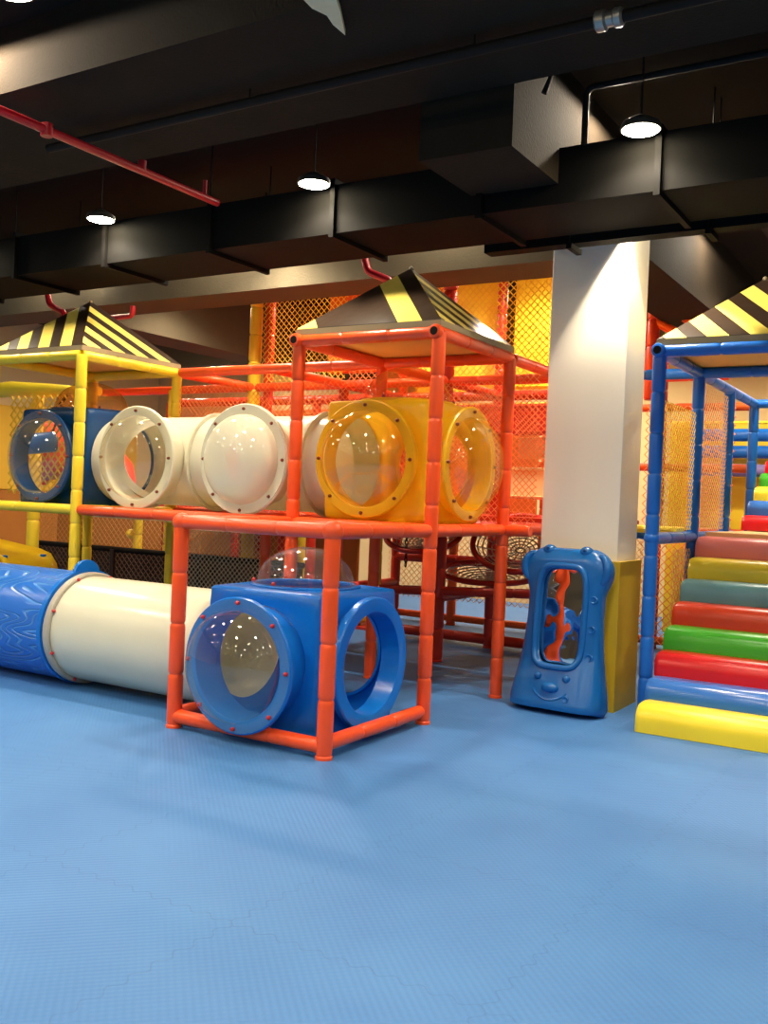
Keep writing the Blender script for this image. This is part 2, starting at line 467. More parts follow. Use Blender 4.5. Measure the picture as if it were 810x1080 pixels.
# ------------------------------------------------------------------ ducts, pipes
DZ0, DZ1, DV0, DV1 = 3.5, 3.86, 1.17, 1.88
t = thing('air_duct', 'long black air duct crossing the ceiling above the towers', 'duct', (-2, 1.5, DZ0))
MB().box((X0 + .05, DV0, DZ0), (X1 - .05, DV1, DZ1)).build('duct_body', MT['duct'], t, smooth=False)
for k, x in enumerate([-8.1, -6.9, -5.7, -4.53, -3.33, -2.13, -.93, .27, 1.47, 2.67, 3.87]):
    mb = MB(); a = .035
    mb.box((x, DV0 - a, DZ0 - a), (x + .04, DV0, DZ1 + a)).box((x, DV1, DZ0 - a), (x + .04, DV1 + a, DZ1 + a))
    mb.box((x, DV0, DZ0 - a), (x + .04, DV1, DZ0)).box((x, DV0, DZ1), (x + .04, DV1, DZ1 + a))
    mb.build('duct_flange', MT['flange'], t, smooth=False)
    if k % 2:
        for v in (DV0 - .02, DV1 + .02): MB().rod((x + .02, v, DZ1 + .03), (x + .02, v, ZC), .006, 6).build('hanger_rod', MT['pipe_black'], t)
t = thing('air_duct', 'shorter black duct tucked behind the long one in front of the column', 'duct', (1, 2.2, 3.45))
MB().box((-.05, 1.95, 3.46), (X1 - .1, 2.08, 3.6)).build('duct_body', MT['duct'], t, smooth=False)
for x in (.62, 1.6, 2.6): MB().box((x, 1.92, 3.42), (x + .04, 2.14, 3.46)).build('support_strut', MT['flange'], t, smooth=False)
for x in (.64, 1.62, 2.62):
    for v in (1.93, 2.12): MB().rod((x, v, 3.44), (x, v, ZC), .006, 6).build('hanger_rod', MT['pipe_black'], t)

def pipe(label, pts, r, mat, name='sprinkler_pipe', extra=None):
    t = thing(name, label, 'pipe', pts[0])
    MB().path(pts, r, 12).build('pipe', MT[mat], t)
    if extra:
        for p, q, rr, nm in extra: MB().rod(p, q, rr, 10).build(nm, MT[mat], t)
    return t
def bend(pts, r=.06, k=5):
    """round the inner corners of a polyline"""
    P = [Vector(p) for p in pts]; out = [P[0]]
    for a, b, c in zip(P, P[1:], P[2:]):
        d0 = (a - b).normalized() * r; d1 = (c - b).normalized() * r
        for i in range(k + 1):
            s = i / k; out.append((b + d0) * (1 - s) ** 2 + b * 2 * s * (1 - s) + (b + d1) * s * s)
    out.append(P[-1]); return out
pipe('straight red sprinkler pipe slanting under the dark ceiling', [(-1.9, -3.5, 3.8), (-1.9, 1.0, 3.8)], .028, 'pipe_red',
     extra=[((-1.9, .85, 3.8), (-1.9, .85, 3.93), .016, 'sprinkler_stub'), ((-1.9, .2, 3.8), (-1.9, .2, 3.87), .03, 'coupling'), ((-1.9, -.62, 3.76), (-1.9, -.62, 3.84), .038, 'coupling')])
for lab, x, y in (('red sprinkler drop elbow between the duct and the yellow tower roof', -5.35, 2.2),
                  ('red sprinkler drop elbow above the left slope of the silvery tower roof', -1.32, 2.2)):
    pipe(lab, bend([(x - .25, y, 3.66), (x, y, 3.66), (x + .06, y, 3.48), (x + .3, y, 3.38), (x + .3, y, 3.3)], .05), .032, 'pipe_red')
pipe('short red sprinkler elbow peeping out right of the yellow tower roof', bend([(-4.7, 2.5, 3.36), (-4.36, 2.5, 3.36), (-4.36, 2.5, 3.46)], .05), .028, 'pipe_red')
for lab, y, z, r in (('thin black conduit along the ceiling, the nearer of the pair', .62, 4.1, .018), ('thin black conduit along the ceiling, the farther of the pair', 1.05, 4.16, .02)):
    pipe(lab, bend([(1.05, y, z - .35), (1.05, y, z), (7, y, z)], .06) if y > 1 else [(.95, y, z - .12), (1.0, y, z), (7, y, z)], r, 'pipe_black', 'conduit')
t = thing('conduit', 'black service pipe with a shiny coupling under the near beam', 'pipe', (0, -.4, 3.9))
MB().rod((-2.4, -.2, 3.9), (7, -.2, 3.9), .03, 12).build('pipe', MT['pipe_black'], t)
MB().lathe((1.55, -.2, 3.9), (1, 0, 0), [(0, .036), (.01, .05), (.05, .05), (.06, .036), (.09, .036), (.1, .046), (.13, .046), (.14, .034)], 14).build('coupling', MT['steel'], t)
for x in (-.6, .9, 2.4): MB().rod((x, -.2, 3.9), (x, -.2, 3.985), .006, 6).build('hanger_rod', MT['pipe_black'], t)

# ------------------------------------------------------------------ lamps
def lamp_parts(t, loc, ztop):
    x, y, z = loc
    MB().lathe((x, y, z), (0, 0, 1), [(.0, .112), (.0, .12), (.012, .122), (.04, .112), (.07, .06), (.09, .02)], 28).build('lamp_housing', MT['housing'], t)
    MB().lathe((x, y, z - .012), (0, 0, 1), [(0, .02), (.001, .05), (.004, .09), (.010, .108), (.012, .111)], 28).build('lamp_lens', MT['lens'], t)
    MB().rod((x, y, z + .085), (x, y, ztop), .006, 6).build('hanger_rod', MT['pipe_black'], t)
def spot(loc, power, ang=140, blend=.6, col=(1, .87, .68), r=.08, aim=None):
    l = bpy.data.lights.new('spot', 'SPOT'); l.energy = power; l.spot_size = R(ang); l.spot_blend = blend; l.color = col; l.shadow_soft_size = r
    o = bpy.data.objects.new('spot', l); COL.objects.link(o); o.location = loc
    if aim is not None:
        d = Vector(aim) - Vector(loc); o.rotation_euler = d.to_track_quat('-Z', 'Y').to_euler()
    return o
LY, LZ = 1.0, 3.82
labs = {-3.2: 'round ceiling downlight glowing over the yellow tower, at the left', -.98: 'round ceiling downlight glowing above the silvery orange tower', 1.42: 'round ceiling downlight glowing above the cream column'}
first = None
PW = 100
for x, lab in labs.items():
    if first is None:
        t = first = thing('downlight', lab, 'lamp', (x, LY, LZ), 'downlights in front of the duct'); lamp_parts(t, (x, LY, LZ), ZC)
    else: dup(first, (x, LY, LZ), lab)
    spot((x, LY, LZ - .03), PW)
OTHER = [(x, y, 4.0) for y in (-1.6, -4.0, -6.6, -9.2, -11.8, -14.6) for x in (-7.6, -5.4, -3.2, -.98, 1.42, 3.8, 6.2)] + [(-5.4, 1.0, 3.82), (3.8, 1.0, 3.82)]
for x, y, z in OTHER:
    d = dup(first, (x, y, z), 'round ceiling downlight over the open mat behind the viewer' if y < 0 else 'round ceiling downlight further along the row before the duct')
    for ch in d.children:
        if ch.name.startswith('hanger_rod') and z > 3.9: ch.scale = (1, 1, (ZC - z - .085) / (ZC - LZ - .085)); ch.location.z = .085 * (1 - ch.scale[2])
    if y > -10: spot((x, y, z - .03), PW * (.75 if y == -1.6 else 1.1))
BACK = [(-7.6, 3.0), (-5.3, 2.9), (-8.6, 5.2), (-2.6, 2.45), (-1.0, 5.6), (-3.4, 5.4), (-6.8, 5.6), (1.5, 5.6), (4, 4.2), (2.0, 7.9), (-.9, 8.0), (-2.2, 7.8), (-3.4, 8.4), (-.5, 4.2), (-2.7, 4.2), (-4.9, 4.2), (-7.5, 8.3)]  # unseen lamps added to brighten the rear play frames
for x, y in BACK:
    d = dup(first, (x, y, 4.0), 'round ceiling downlight hidden above the play frames')
    for ch in d.children:
        if ch.name.startswith('hanger_rod'): ch.scale = (1, 1, (ZC - 4 - .085) / (ZC - LZ - .085)); ch.location.z = .085 * (1 - ch.scale[2])
    spot((x, y, 3.97), PW * 1.25, 165)
d = dup(first, (1.0, 2.32, 3.92), 'round ceiling downlight throwing a cone down the cream column')
for ch in d.children:
    if ch.name.startswith('hanger_rod'): ch.scale = (1, 1, (ZC - 3.92 - .085) / (ZC - LZ - .085)); ch.location.z = .085 * (1 - ch.scale[2])
w = bpy.data.worlds.new('world'); scn.world = w; w.use_nodes = True
w.node_tree.nodes['Background'].inputs[0].default_value = (1, .85, .65, 1); w.node_tree.nodes['Background'].inputs[1].default_value = .14

# ------------------------------------------------------------------ frames
PR, RR = .05, .046
Z1, Z2 = 1.346, 2.724
def post(t, u, v, z0=0, z1=Z2, mat='orange', foot=True, r=PR):
    p = MB().sleeve((u, v, z0 + (.02 if foot else 0)), (u, v, z1), r, .3).build('post', MT[mat], t)
    if foot: MB().lathe((u, v, z0), (0, 0, 1), [(0, r + .003), (.016, r + .003), (.022, r * .95), (.03, r * .8)], 14).build('foot', MT['steel' if mat == 'blue' else mat], p)
def rail(t, a, b, mat='orange', r=RR, seg=.42): MB().sleeve(a, b, r, seg).build('rail', MT[mat], t)
def joint(t, u, v, z, mat='orange', r=.062): MB().ball((u, v, z), r, 14).build('joint', MT[mat], t)
def capring(t, p, nrm, mat):
    q = MB().lathe(p, nrm, [(0, .052), (.03, .052), (.045, .046), (.05, .036)], 18).build('pipe_end', MT[mat], t)
    MB().lathe(Vector(p) + Vector(nrm) * .0505, nrm, [(0, .03), (.002, .028)], 14).build('end_hole', MT['black'], q)

U0, U1 = -1.2, 0.
# low orange cage
t = thing('climbing_structure', 'low orange padded cage around the blue tunnel box', 'play frame', (-.6, .0, 0))
post(t, U0, 0, 0, Z1); post(t, U1, 0, 0, Z1)
joint(t, U0, 0, Z1); joint(t, U1, 0, Z1, r=.066)
rail(t, (U0, 0, Z1), (U1, 0, Z1)); rail(t, (U0, 0, Z1), (U0, 1.15, Z1)); rail(t, (U1, 0, Z1), (U1, 1.15, Z1))
rail(t, (U0, 0, .075), (U1, 0, .075)); rail(t, (U1, 0, .09), (U1, 1.15, .09)); rail(t, (U0, 0, .09), (U0, .26, .09))
# orange tower
t = thing('play_tower', 'tall orange padded tower frame carrying the yellow tunnel cube', 'play frame', (-.6, 1.8, 0))
for u in (U0, U1):
    for v in (1.2, 2.4): post(t, u, v, 0, Z2)
for z in (Z1, Z2):
    for v in (1.2, 2.4): rail(t, (U0, v, z), (U1, v, z))
    for u in (U0, U1): rail(t, (u, 1.2, z), (u, 2.4, z))
rail(t, (U1, 2.4, Z1), (CX0 - .04, 2.4, Z1)); 
for u, v in ((U0, 1.2), (U1, 1.2)): capring(t, (u, v - .03, Z2), (0, -1, 0), 'orange')
MB().box((U0 + .05, 1.25, Z1 - .03), (U1 - .05, 2.35, Z1 + .015)).build('deck', MT['red'], t, smooth=False)
# long rail in front of the white tunnel, and the next rows
t = thing('climbing_bridge', 'orange rails joining the yellow and orange towers under the white tunnel', 'play frame', (-2.4, 1.2, 0))
rail(t, (-3.55, 1.2, Z1), (-1.25, 1.2, Z1)); rail(t, (-3.55, 2.4, Z1), (-1.25, 2.4, Z1)); rail(t, (-3.55, 2.4, Z2), (-1.25, 2.4, Z2))
post(t, -2.4, 2.4, 0, Z1 - .05)
MB().box((-3.5, 1.3, Z1 - .06), (-1.26, 2.3, Z1 - .02)).build('deck', MT['platform'], t, smooth=False)
# yellow tower
t = thing('play_tower', 'yellow padded tower frame around the navy tunnel cube', 'play frame', (-4.2, 1.8, 0))
for u in (-4.8, -3.6):
    for v in (1.2, 2.4): post(t, u, v, 0, Z2, 'yellow')
for z in (Z1, Z2):
    for v in (1.2, 2.4): rail(t, (-6.0 if v == 1.2 else -4.8, v, z), (-3.6, v, z), 'yellow')
    for u in (-4.8, -3.6): rail(t, (u, 1.2, z), (u, 2.4, z), 'yellow')
MB().box((-4.75, 1.25, Z1 - .03), (-3.65, 2.35, Z1 + .015)).build('deck', MT['yellow'], t, smooth=False)

# roof canopies
def roof(label, uc, vc, apex, over=.02, z=Z2 + .055, wide=False, sc=(1, 1, 1, 1)):
    t = thing('roof_canopy', label, 'roof', (uc, vc, z), 'striped pyramid roofs')
    h = .6 + over; B = [(uc - h, vc - h), (uc + h, vc - h), (uc + h, vc + h), (uc - h, vc + h)]
    zb = z + .035
    me = bpy.data.meshes.new('canopy'); vs = []; fs = []; uvs = []
    A = (uc, vc, apex)
    for i in range(4):
        l, r_ = B[i], B[(i + 1) % 4]; k = len(vs)
        vs += [(*l, zb), (*r_, zb), A]; fs.append((k, k + 1, k + 2)); uvs += [(sc[i], 0), (0, 0), (0, 1)]
        vs += [(*l, zb - .03), (*r_, zb - .03)]; fs.append((k + 3, k + 4, k + 1, k)); uvs += [(sc[i], 0), (0, 0), (0, 0), (sc[i], 0)]
    o0 = Vector(t['_o'])
    me.from_pydata([tuple(Vector(v) - o0) for v in vs], [], fs)
    ul = me.uv_layers.new(name='UVMap')
    for i, q in enumerate(uvs): ul.data[i].uv = q
    me.materials.append(MT['stripe'])
    if wide:
        me.materials.append(MT['widestripe']); me.polygons[0].material_index = 1; me.polygons[1].material_index = 1
    o = bpy.data.objects.new('canopy', me); COL.objects.link(o); o.parent = t
    sm = o.modifiers.new('s', 'SOLIDIFY'); sm.thickness = .006; sm.offset = -1
    MB().box((uc - h + .01, vc - h + .01, z - .01), (uc + h - .01, vc + h - .01, z + .004)).build('roof_board', MT['underboard'], t, smooth=False)
    mb = MB(); hh = h + .004
    for lo, hi in (((-hh, -hh), (hh, -hh + .02)), ((-hh, hh - .02), (hh, hh)), ((-hh, -hh + .02), (-hh + .02, hh - .02)), ((hh - .02, -hh + .02), (hh, hh - .02))):
        mb.box((uc + lo[0], vc + lo[1], z - .014), (uc + hi[0], vc + hi[1], z + .03))
    mb.build('eave_trim', MT['rimboard'], t, smooth=False)
    MB().lathe((uc, vc, apex - .015), (0, 0, 1), [(0, .02), (.02, .018), (.03, .004)], 10).build('finial', MT['rimboard'], t)
roof('black and yellow striped pyramid roof on the orange tower', -.6, 1.8, 3.36, wide=True)
roof('yellow and black striped pyramid roof on the yellow tower', -4.2, 1.8, 3.36)
roof('black and yellow striped pyramid roof over the foam stairs', 1.8, 3.0, 3.34)

# ------------------------------------------------------------------ tunnel cubes
def window(t, c, nrm, upv, face, d, ring_mat, bolt_mat, r_in=.355, r_out=.43, bulge=.14, clear='clear', name='porthole', collar_in=None, nb=8):
    """ring + bubble + bolts; face = distance of the face from c, d = distance of the flange front"""
    r = collar_ring(c, nrm, collar_in or r_in, r_out, face, d, .03).build('window_ring', MT[ring_mat], t)
    dome(c, nrm, r_in, bulge, r_out - .012, d + .001).build('bubble_window', MT[clear], r)
    bolts(r, c, nrm, upv, (r_in + r_out) / 2, d + .008, nb, MT[bolt_mat], PI / 8 if nb == 8 and False else 0)
    return r

# lower blue box
c = (-.62, .6, .485)
t = thing('tunnel_box', 'bright blue tunnel box with portholes standing in the low orange cage', 'tunnel box', (-.62, .6, 0))
cube_shell(c, .46, .05, ('-y', '+x', '-x', '+y', '+z'), {'*': .36, '+z': .32}).build('box_shell', MT['bcube'], t)
window(t, c, (0, -1, 0), (0, 0, 1), .45, .69, 'bcube', 'bolt', .355, .425, .23, collar_in=.335)
collar_ring(c, (1, 0, 0), .335, .43, .42, .565, .05).build('entrance_ring', MT['bcube'], t)
collar_ring(c, (1, 0, 0), .35, .40, .43, .515, .03).build('entrance_ring', MT['bcube'], t)
collar_ring(c, (0, 1, 0), .335, .42, .43, .50, .03).build('entrance_ring', MT['bcube'], t)
window(t, (c[0], c[1], c[2]), (0, 0, 1), (0, 1, 0), .445, .475, 'bcube', 'bolt', .33, .375, .24, nb=6)
# yellow cube
c = (-.6, 1.83, 1.84)
t = thing('tunnel_box', 'yellow tunnel cube with two bubble portholes on the orange tower', 'tunnel box', (-.6, 1.83, 1.38))
cube_shell(c, .455, .05, ('-y', '+x', '-x', '+y', '+z'), {'*': .36, '+z': .32}).build('box_shell', MT['ycube'], t)
window(t, c, (0, -1, 0), (0, 0, 1), .44, .60, 'ycube', 'boltd', .355, .435, .2, clear='cleary')
window(t, c, (1, 0, 0), (0, 0, 1), .44, .58, 'ycube', 'boltd', .355, .435, .2, clear='cleary')
window(t, c, (0, 0, 1), (0, 1, 0), .44, .475, 'ycube', 'boltd', .34, .38, .27, nb=6, clear='cleara')
collar_ring(c, (0, 1, 0), .335, .42, .43, .50, .03).build('entrance_ring', MT['ycube'], t)
# navy cube
c = (-4.16, 1.83, 1.82)
t = thing('tunnel_box', 'navy blue tunnel cube with a bubble porthole on the yellow tower', 'tunnel box', (-4.16, 1.83, 1.36))
cube_shell(c, .46, .05, ('-y', '+x', '-x', '+y', '+z'), {'*': .36, '-x': .41, '+y': .4, '+z': .3}).build('box_shell', MT['dbcube'], t)
window(t, c, (0, -1, 0), (0, 0, 1), .44, .60, 'dbcube', 'boltd', .355, .43, .2)
window(t, c, (0, 0, 1), (0, 1, 0), .44, .475, 'dbcube', 'boltd', .35, .39, .27, nb=6, clear='cleara')
collar_ring(c, (0, 1, 0), .39, .44, .43, .50, .03).build('entrance_ring', MT['dbcube'], t)

# white tunnel pieces with a round porthole let into the barrel
def barrel(c, R_, half, front, back, rh):
    mb = MB(); c = Vector(c)
    for sgn, hole in ((-1, front), (1, back)):
        hh = R_ * PI / 2
        lp = []
        for L in loops(.33 if hole else .02, half, hh, 64, m=8):
            ring = []
            for x, s in L:
                if hole:   # keep the opening a true circle seen from the front
                    pass
                ph = max(-PI / 2, min(PI / 2, s / R_))
                ring.append((x, ph))
            lp.append(ring)
        if hole:
            # first loop: project the circle of radius rh
            n = 64; fl = []
            for (x, ph) in lp[0]:
                a = math.atan2(ph * R_, x); fl.append((rh * math.cos(a), math.asin(min(1, rh * math.sin(a) / R_))))
            lp[0] = fl
        vs = []; fs = []
        for ring in lp:
            for x, ph in ring: vs.append(c + Vector((x, sgn * R_ * math.cos(ph), R_ * math.sin(ph))))
        n = 64
        for i in range(len(lp) - 1):
            for j in range(n):
                q = (j + 1) % n; fs.append((i * n + j, i * n + q, (i + 1) * n + q, (i + 1) * n + j))
        if not hole: fs.append(tuple(range(n)))
        else:        # collar out to the porthole ring
            d = .44; k = len(vs)
            for x, ph in lp[0]: vs.append(c + Vector((x, sgn * d, R_ * math.sin(ph))))
            for j in range(n): q = (j + 1) % n; fs.append((j, q, k + q, k + j))
        mb.add(vs, fs)
    return mb
TZ, TV, TR = 1.82, 1.83, .40
def tee(label, u, back):
    c = (u, TV, TZ)
    t = thing('tunnel_section', label, 'tunnel', (u, TV, TZ - TR), 'white upper tunnel sections')
    barrel(c, TR, .44, True, back, .335).build('tunnel_tube', MT['white'], t)
    for s in (-1, 1): MB().ring(c, (s, 0, 0), [(.40, TR), (.44, TR), (.44, TR + .035), (.415, TR + .035), (.40, TR + .02)], 48).build('end_flange', MT['white'], t)
    window(t, c, (0, -1, 0), (0, 0, 1), .40, .60, 'white', 'boltd', .36, .445, .2, clear='clearw' if not back else 'clear', nb=8)
    if back:
        collar_ring(c, (0, 1, 0), .31, .43, .40, .52, .04).build('rear_ring', MT['dbcube'], t)
tee('cream tunnel section whose porthole shows straight through, beside the navy cube', -2.93, True)
tee('cream tunnel section with a closed milky porthole, middle of the upper tunnel', -1.74, False)
for lab, a, b in (('short plain cream tunnel tube between the two round portholes', -2.487, -2.183), ('short plain cream tunnel tube leading into the yellow cube', -1.297, -1.06),
                  ('short plain cream tunnel tube joining the navy cube', -3.69, -3.373)):
    L = b - a
    o = MB().ring((a, TV, TZ), (1, 0, 0), [(0, TR - .012), (L, TR - .012), (L, TR + .002), (0, TR + .002)], 48).build('tunnel_tube', MT['white'])
    tag(o, lab, 'tunnel', 'plain upper tunnel tubes')

# lower tunnel
LV, LZc = .6, .445
t = thing('tunnel_section', 'plain cream crawl tunnel tube lying on the floor beside the blue box', 'tunnel', (-1.9, LV, 0))
a, b = -2.70, -1.10; L = b - a
MB().ring((a, LV, LZc), (1, 0, 0), [(0, .385), (L, .385), (L, .405), (.1, .405), (0, .405)], 56).build('tunnel_tube', MT['white'], t)
r = MB().ring((a, LV, LZc), (1, 0, 0), [(-.03, .39), (.03, .40), (.034, .425), (.026, .435), (-.022, .435), (-.03, .425)], 56).build('end_flange', pr('grey_flange', (176, 170, 154), .4), t)
bolts(r, (a, LV, LZc), (1, 0, 0), (0, 0, 1), .418, .034, 8, MT['bolt'], PI / 8)
t = thing('tunnel_section', 'blue wood-grain crawl tunnel lying on the floor at the left edge', 'tunnel', (-4.2, LV, 0))
a, b = -6.6, -2.735; L = b - a
MB().ring((a, LV, LZc), (1, 0, 0), [(0, .40), (L, .40), (L, .425), (L - .2, .43), (L * .5, .432), (0, .43)], 72).build('tunnel_tube', MT['log'], t)
MB().ring((b, LV, LZc + .005), (1, 0, 0), [(-.045, .42), (-.001, .42), (-.001, .45), (-.04, .45)], 56).build('end_flange', MT['bcube'], t)
for k in range(1, 2):
    mb = MB().lathe((b - .045, LV, LZc + .4), (1, 0, 0), [(0, .13), (.035, .13)], 20); mb.build('flange_lug', MT['bcube'], t)

# yellow slide lip behind the log tunnel
t = thing('slide_chute', 'yellow slide lip curving up behind the blue wood-grain tunnel', 'slide', (-5.0, 1.7, 0))
mb = MB(); vs = []; fs = []
prof = [(-6.3, 1.02), (-6.0, .95), (-5.6, .9), (-5.2, .86), (-4.98, .84), (-4.82, .80), (-4.72, .70), (-4.68, .56)]
for (x, z) in prof:
    for k in range(9):
        w_ = -.3 + .6 * k / 8; vs.append((x, 1.65 + w_, z + .06 * abs(w_ / .3) ** 3))
for i in range(len(prof) - 1):
    for k in range(8): fs.append((i * 9 + k, i * 9 + k + 1, (i + 1) * 9 + k + 1, (i + 1) * 9 + k))
mb.add(vs, fs); o = mb.build('chute', MT['ycube'], t); sm = o.modifiers.new('s', 'SOLIDIFY'); sm.thickness = .03
for x in (-4.85, -5.9):
    for v in (1.42, 1.88): MB().rod((x, v, 0), (x, v, .85 if x > -5 else 1.0), .03, 10).build('leg', MT['bcube'], t)

# ------------------------------------------------------------------ nets
def net(label, p, ud, w, h, mat, cell=.055, r=.0032, group='diamond mesh safety nets', name='safety_net', vd=(0, 0, 1)):
    """diamond net spanning w along ud and h along vd from corner p: real strands"""
    p = Vector(p); ud = Vector(ud).normalized(); vd = Vector(vd).normalized(); nd = ud.cross(vd)
    mb = MB(); step = cell
    for sg in (1, -1):
        c0 = -h if sg == 1 else 0
        cmax = w if sg == 1 else w + h
        k = math.ceil(c0 / step)
        while k * step < cmax:
            c = k * step; k += 1
            # line x = c + sg*z
            z0, z1 = 0., h
            if sg == 1: z0 = max(z0, -c); z1 = min(z1, w - c)
            else: z0 = max(z0, c - w); z1 = min(z1, c)
            if z1 - z0 < .01: continue
            a = p + ud * (c + sg * z0) + vd * z0 + nd * (r * .5 * sg); b = p + ud * (c + sg * z1) + vd * z1 + nd * (r * .5 * sg)
            d = (b - a).normalized(); s1 = d.cross(nd)
            q = [s1 * r, nd * r, -s1 * r, -nd * r]
            mb.add([a + x for x in q] + [b + x for x in q], [(0, 1, 5, 4), (1, 2, 6, 5), (2, 3, 7, 6), (3, 0, 4, 7)])
    o = mb.build(name, MT[mat], smooth=False, weld=0)
    t = None
    tag(o, label, 'net', group)
    return o
X = (1, 0, 0); Y = (0, 1, 0)
net('pale orange net between the yellow tower and the frame behind the tunnel, left bay', (-3.55, 2.4, Z1 + .05), X, 1.13, 1.2, 'neto')
net('pale orange net behind the closed porthole, bay beside the orange tower', (-2.37, 2.4, Z1 + .05), X, 1.12, 1.2, 'neto')
net('pale orange net closing the back of the orange tower', (-1.14, 2.43, Z1 + .05), X, 1.08, 1.15, 'netw')
net('pale orange net from the orange tower towards the cream column', (.06, 2.43, Z1 + .05), X, .2, 1.2, 'neto')
net('pale net at floor level beside the small orange cage post', (-3.5, 2.4, .1), X, 1.05, 1.16, 'netp')
net('yellow net behind the yellow tower', (-6.2, 2.46, 1.45), X, 1.36, 1.1, 'nety', .11, .012)

# ------------------------------------------------------------------ rear play structure
V3, V4, V5 = 3.6, 4.8, 6.0
t = thing('climbing_structure', 'orange back frame with tall posts rising behind the towers', 'play frame', (-1.8, V3, 0))
for u, top, m in ((-4.8, Z2, 'yellow'), (-3.6, 4.3, 'yellow'), (-2.4, Z2, 'red'), (-1.2, 4.3, 'red'), (0, 4.3, 'red')):
    post(t, u, V3, 0, min(top, 4.2) if top > 4 else top, m, r=.055 if top < 4 else .07)
post(t, -3.44, V3 + .05, 0, 4.2, 'red', r=.055)
for z in (Z1, Z2):
    rail(t, (-6.0, V3, z), (0, V3, z), 'red' if z == Z1 else 'orange')
for u in (-3.6, -2.4, -1.2, 0):
    for z in (Z1, Z2): rail(t, (u, 2.45, z), (u, V3, z), 'orange')
MB().box((-3.6, 2.5, Z1 - .05), (0, V3, Z1 - .01)).build('deck', MT['red'], t, smooth=False)
t = thing('climbing_structure', 'deep red rear frame carrying the round web nets', 'play frame', (-1.8, V4, 0))
for u in (-6.0, -4.8, -3.6, -2.4, -1.2, 0): post(t, u, V4, 0, 4.2 if u > -3 else Z2, 'red', r=.055)
for z in (.09, .92, Z1, 2.35, Z2): rail(t, (-2.4, V4, z), (0, V4, z), 'red', r=.055)
for z in (Z1, 2.35, Z2): rail(t, (-6, V4, z), (-2.4, V4, z), 'red', r=.055)
for u in (-2.4, -1.2, 0):
    for z in (.62, Z1, Z2): rail(t, (u, V3, z), (u, V4, z), 'red')
rail(t, (-2.4, V3, .62), (0, V3, .75), 'red')
t = thing('climbing_structure', 'farthest orange frame against the warm back wall', 'play frame', (-1.8, V5 + .25, 0))
for u in (-6.0, -4.8, -3.6, -2.4, -1.2, .16): post(t, u, V5 + .23, 0, Z2 if u < 0 else 3.5, 'dorange' if u < 0 else 'red', r=.06)
for z in (.09, Z1, 2.05, Z2): rail(t, (-6, V5 + .23, z), (1.15, V5 + .23, z), 'dorange')
MB().box((-6, V4 + .1, Z1 + .05), (0, V5 + .1, Z1 + .09)).build('deck', MT['red'], t, smooth=False)
MB().box((-2.4, V3 + .1, Z1 + .05), (0, V4 - .1, Z1 + .09)).build('deck', MT['red'], t, smooth=False)
for a, b in ((-6.0, -3.6), (-2.4, 0)): rail(t, (a, V4, Z1), (a, V5, Z1), 'red'); rail(t, (b, V4, Z1), (b, V5, Z1), 'red')

# tall nets and yellow panels of the top storey
net('tall orange net of the top storey left of the striped roof', (-3.5, V3, Z2 + .05), X, 1.1, 1.35, 'nety', .07, .005)
net('tall orange net of the top storey directly behind the striped roof', (-2.35, V3, Z2 + .05), X, 1.1, 1.35, 'neto', .07, .005)
net('yellow net of the top storey between two red posts', (-1.13, V3, Z2 + .05), X, 1.06, 1.35, 'nety', .07, .0055)
net('orange net of the middle storey in the back frame, left bay', (-4.7, V3, Z1 + .05), X, 1.05, 1.2, 'neto', .06, .004)
net('orange net of the middle storey behind the cream tunnel', (-3.5, V3, Z1 + .05), X, 2.2, 1.2, 'neto', .07, .004)
net('red-orange net of the middle storey behind the yellow cube', (-1.14, V3 + .02, 1.9), X, 1.08, .7, 'neto', .06, .0045)
net('pale net low on the far frame under the web discs', (-3.4, V5 + .3, .3), X, 3.4, .95, 'netw', .08, .005)
def panel(label, lo, hi, mat, name='padded_board'):
    t = thing(name, label, 'panel', ((lo[0] + hi[0]) / 2, (lo[1] + hi[1]) / 2, lo[2]), 'soft padded wall panels')
    mb = MB(); mb.box(lo, hi); o = mb.build('panel_pad', MT[mat], t, smooth=False)
    b = o.modifiers.new('b', 'BEVEL'); b.width = .02; b.segments = 3
    mb = MB(); x0, x1 = lo[0], hi[0]; y = lo[1] - .004
    if hi[0] - lo[0] > hi[1] - lo[1]:
        for zz in (lo[2] + .03, hi[2] - .03): MB().rod((x0 + .03, y, zz), (x1 - .03, y, zz), .008, 6).build('seam_piping', MT[mat], t)
panel('yellow panel of the top storey behind the net, between two red posts', (-1.1, V4 + .1, 2.8), (.2, V4 + .16, 4.25), 'ypanel')
panel('amber panel of the top storey behind the striped roof', (-2.3, V4 + .1, 2.75), (-1.25, V4 + .16, 4.25), 'ypanel')
panel('orange panel of the top storey left of the striped roof', (-3.55, V4 + .1, 3.05), (-2.45, V4 + .16, 4.25), 'dorange')
panel('yellow strip panel under the top storey behind the orange tower', (-2.3, V4 + .1, 2.42), (.0, V4 + .16, 2.66), 'ypanel')
panel('yellow sloping strip panel behind the middle storey net', (-6.0, V5 + .1, 2.15), (-2.45, V5 + .16, 2.4), 'ypanel')
panel('dark red strip panel behind the yellow cube', (-2.35, V4 - .13, 2.3), (.0, V4 - .08, 2.62), 'red')
panel('orange strip panel in the middle storey behind the tunnel', (-6.0, V4 + .08, 1.75), (-2.5, V4 + .14, 2.3), 'dorange')
panel('ochre panel behind the low net, left of the towers', (-9.6, V5, .02), (-3.7, V5 + .06, 1.36), 'owall')
panel('ochre panel low along the side wall beyond the log tunnel', (-10.99, 2.5, .02), (-10.92, 8.5, 1.45), 'owall')
panel('yellow panel high on the side wall behind the yellow tower', (-10.99, 4.0, 1.46), (-10.92, 9.0, 2.9), 'gold')
panel('amber panel behind the navy cube in the middle storey', (-6.0, V5 - .04, 1.437), (-3.4, V5 + .02, 2.7), 'amber')
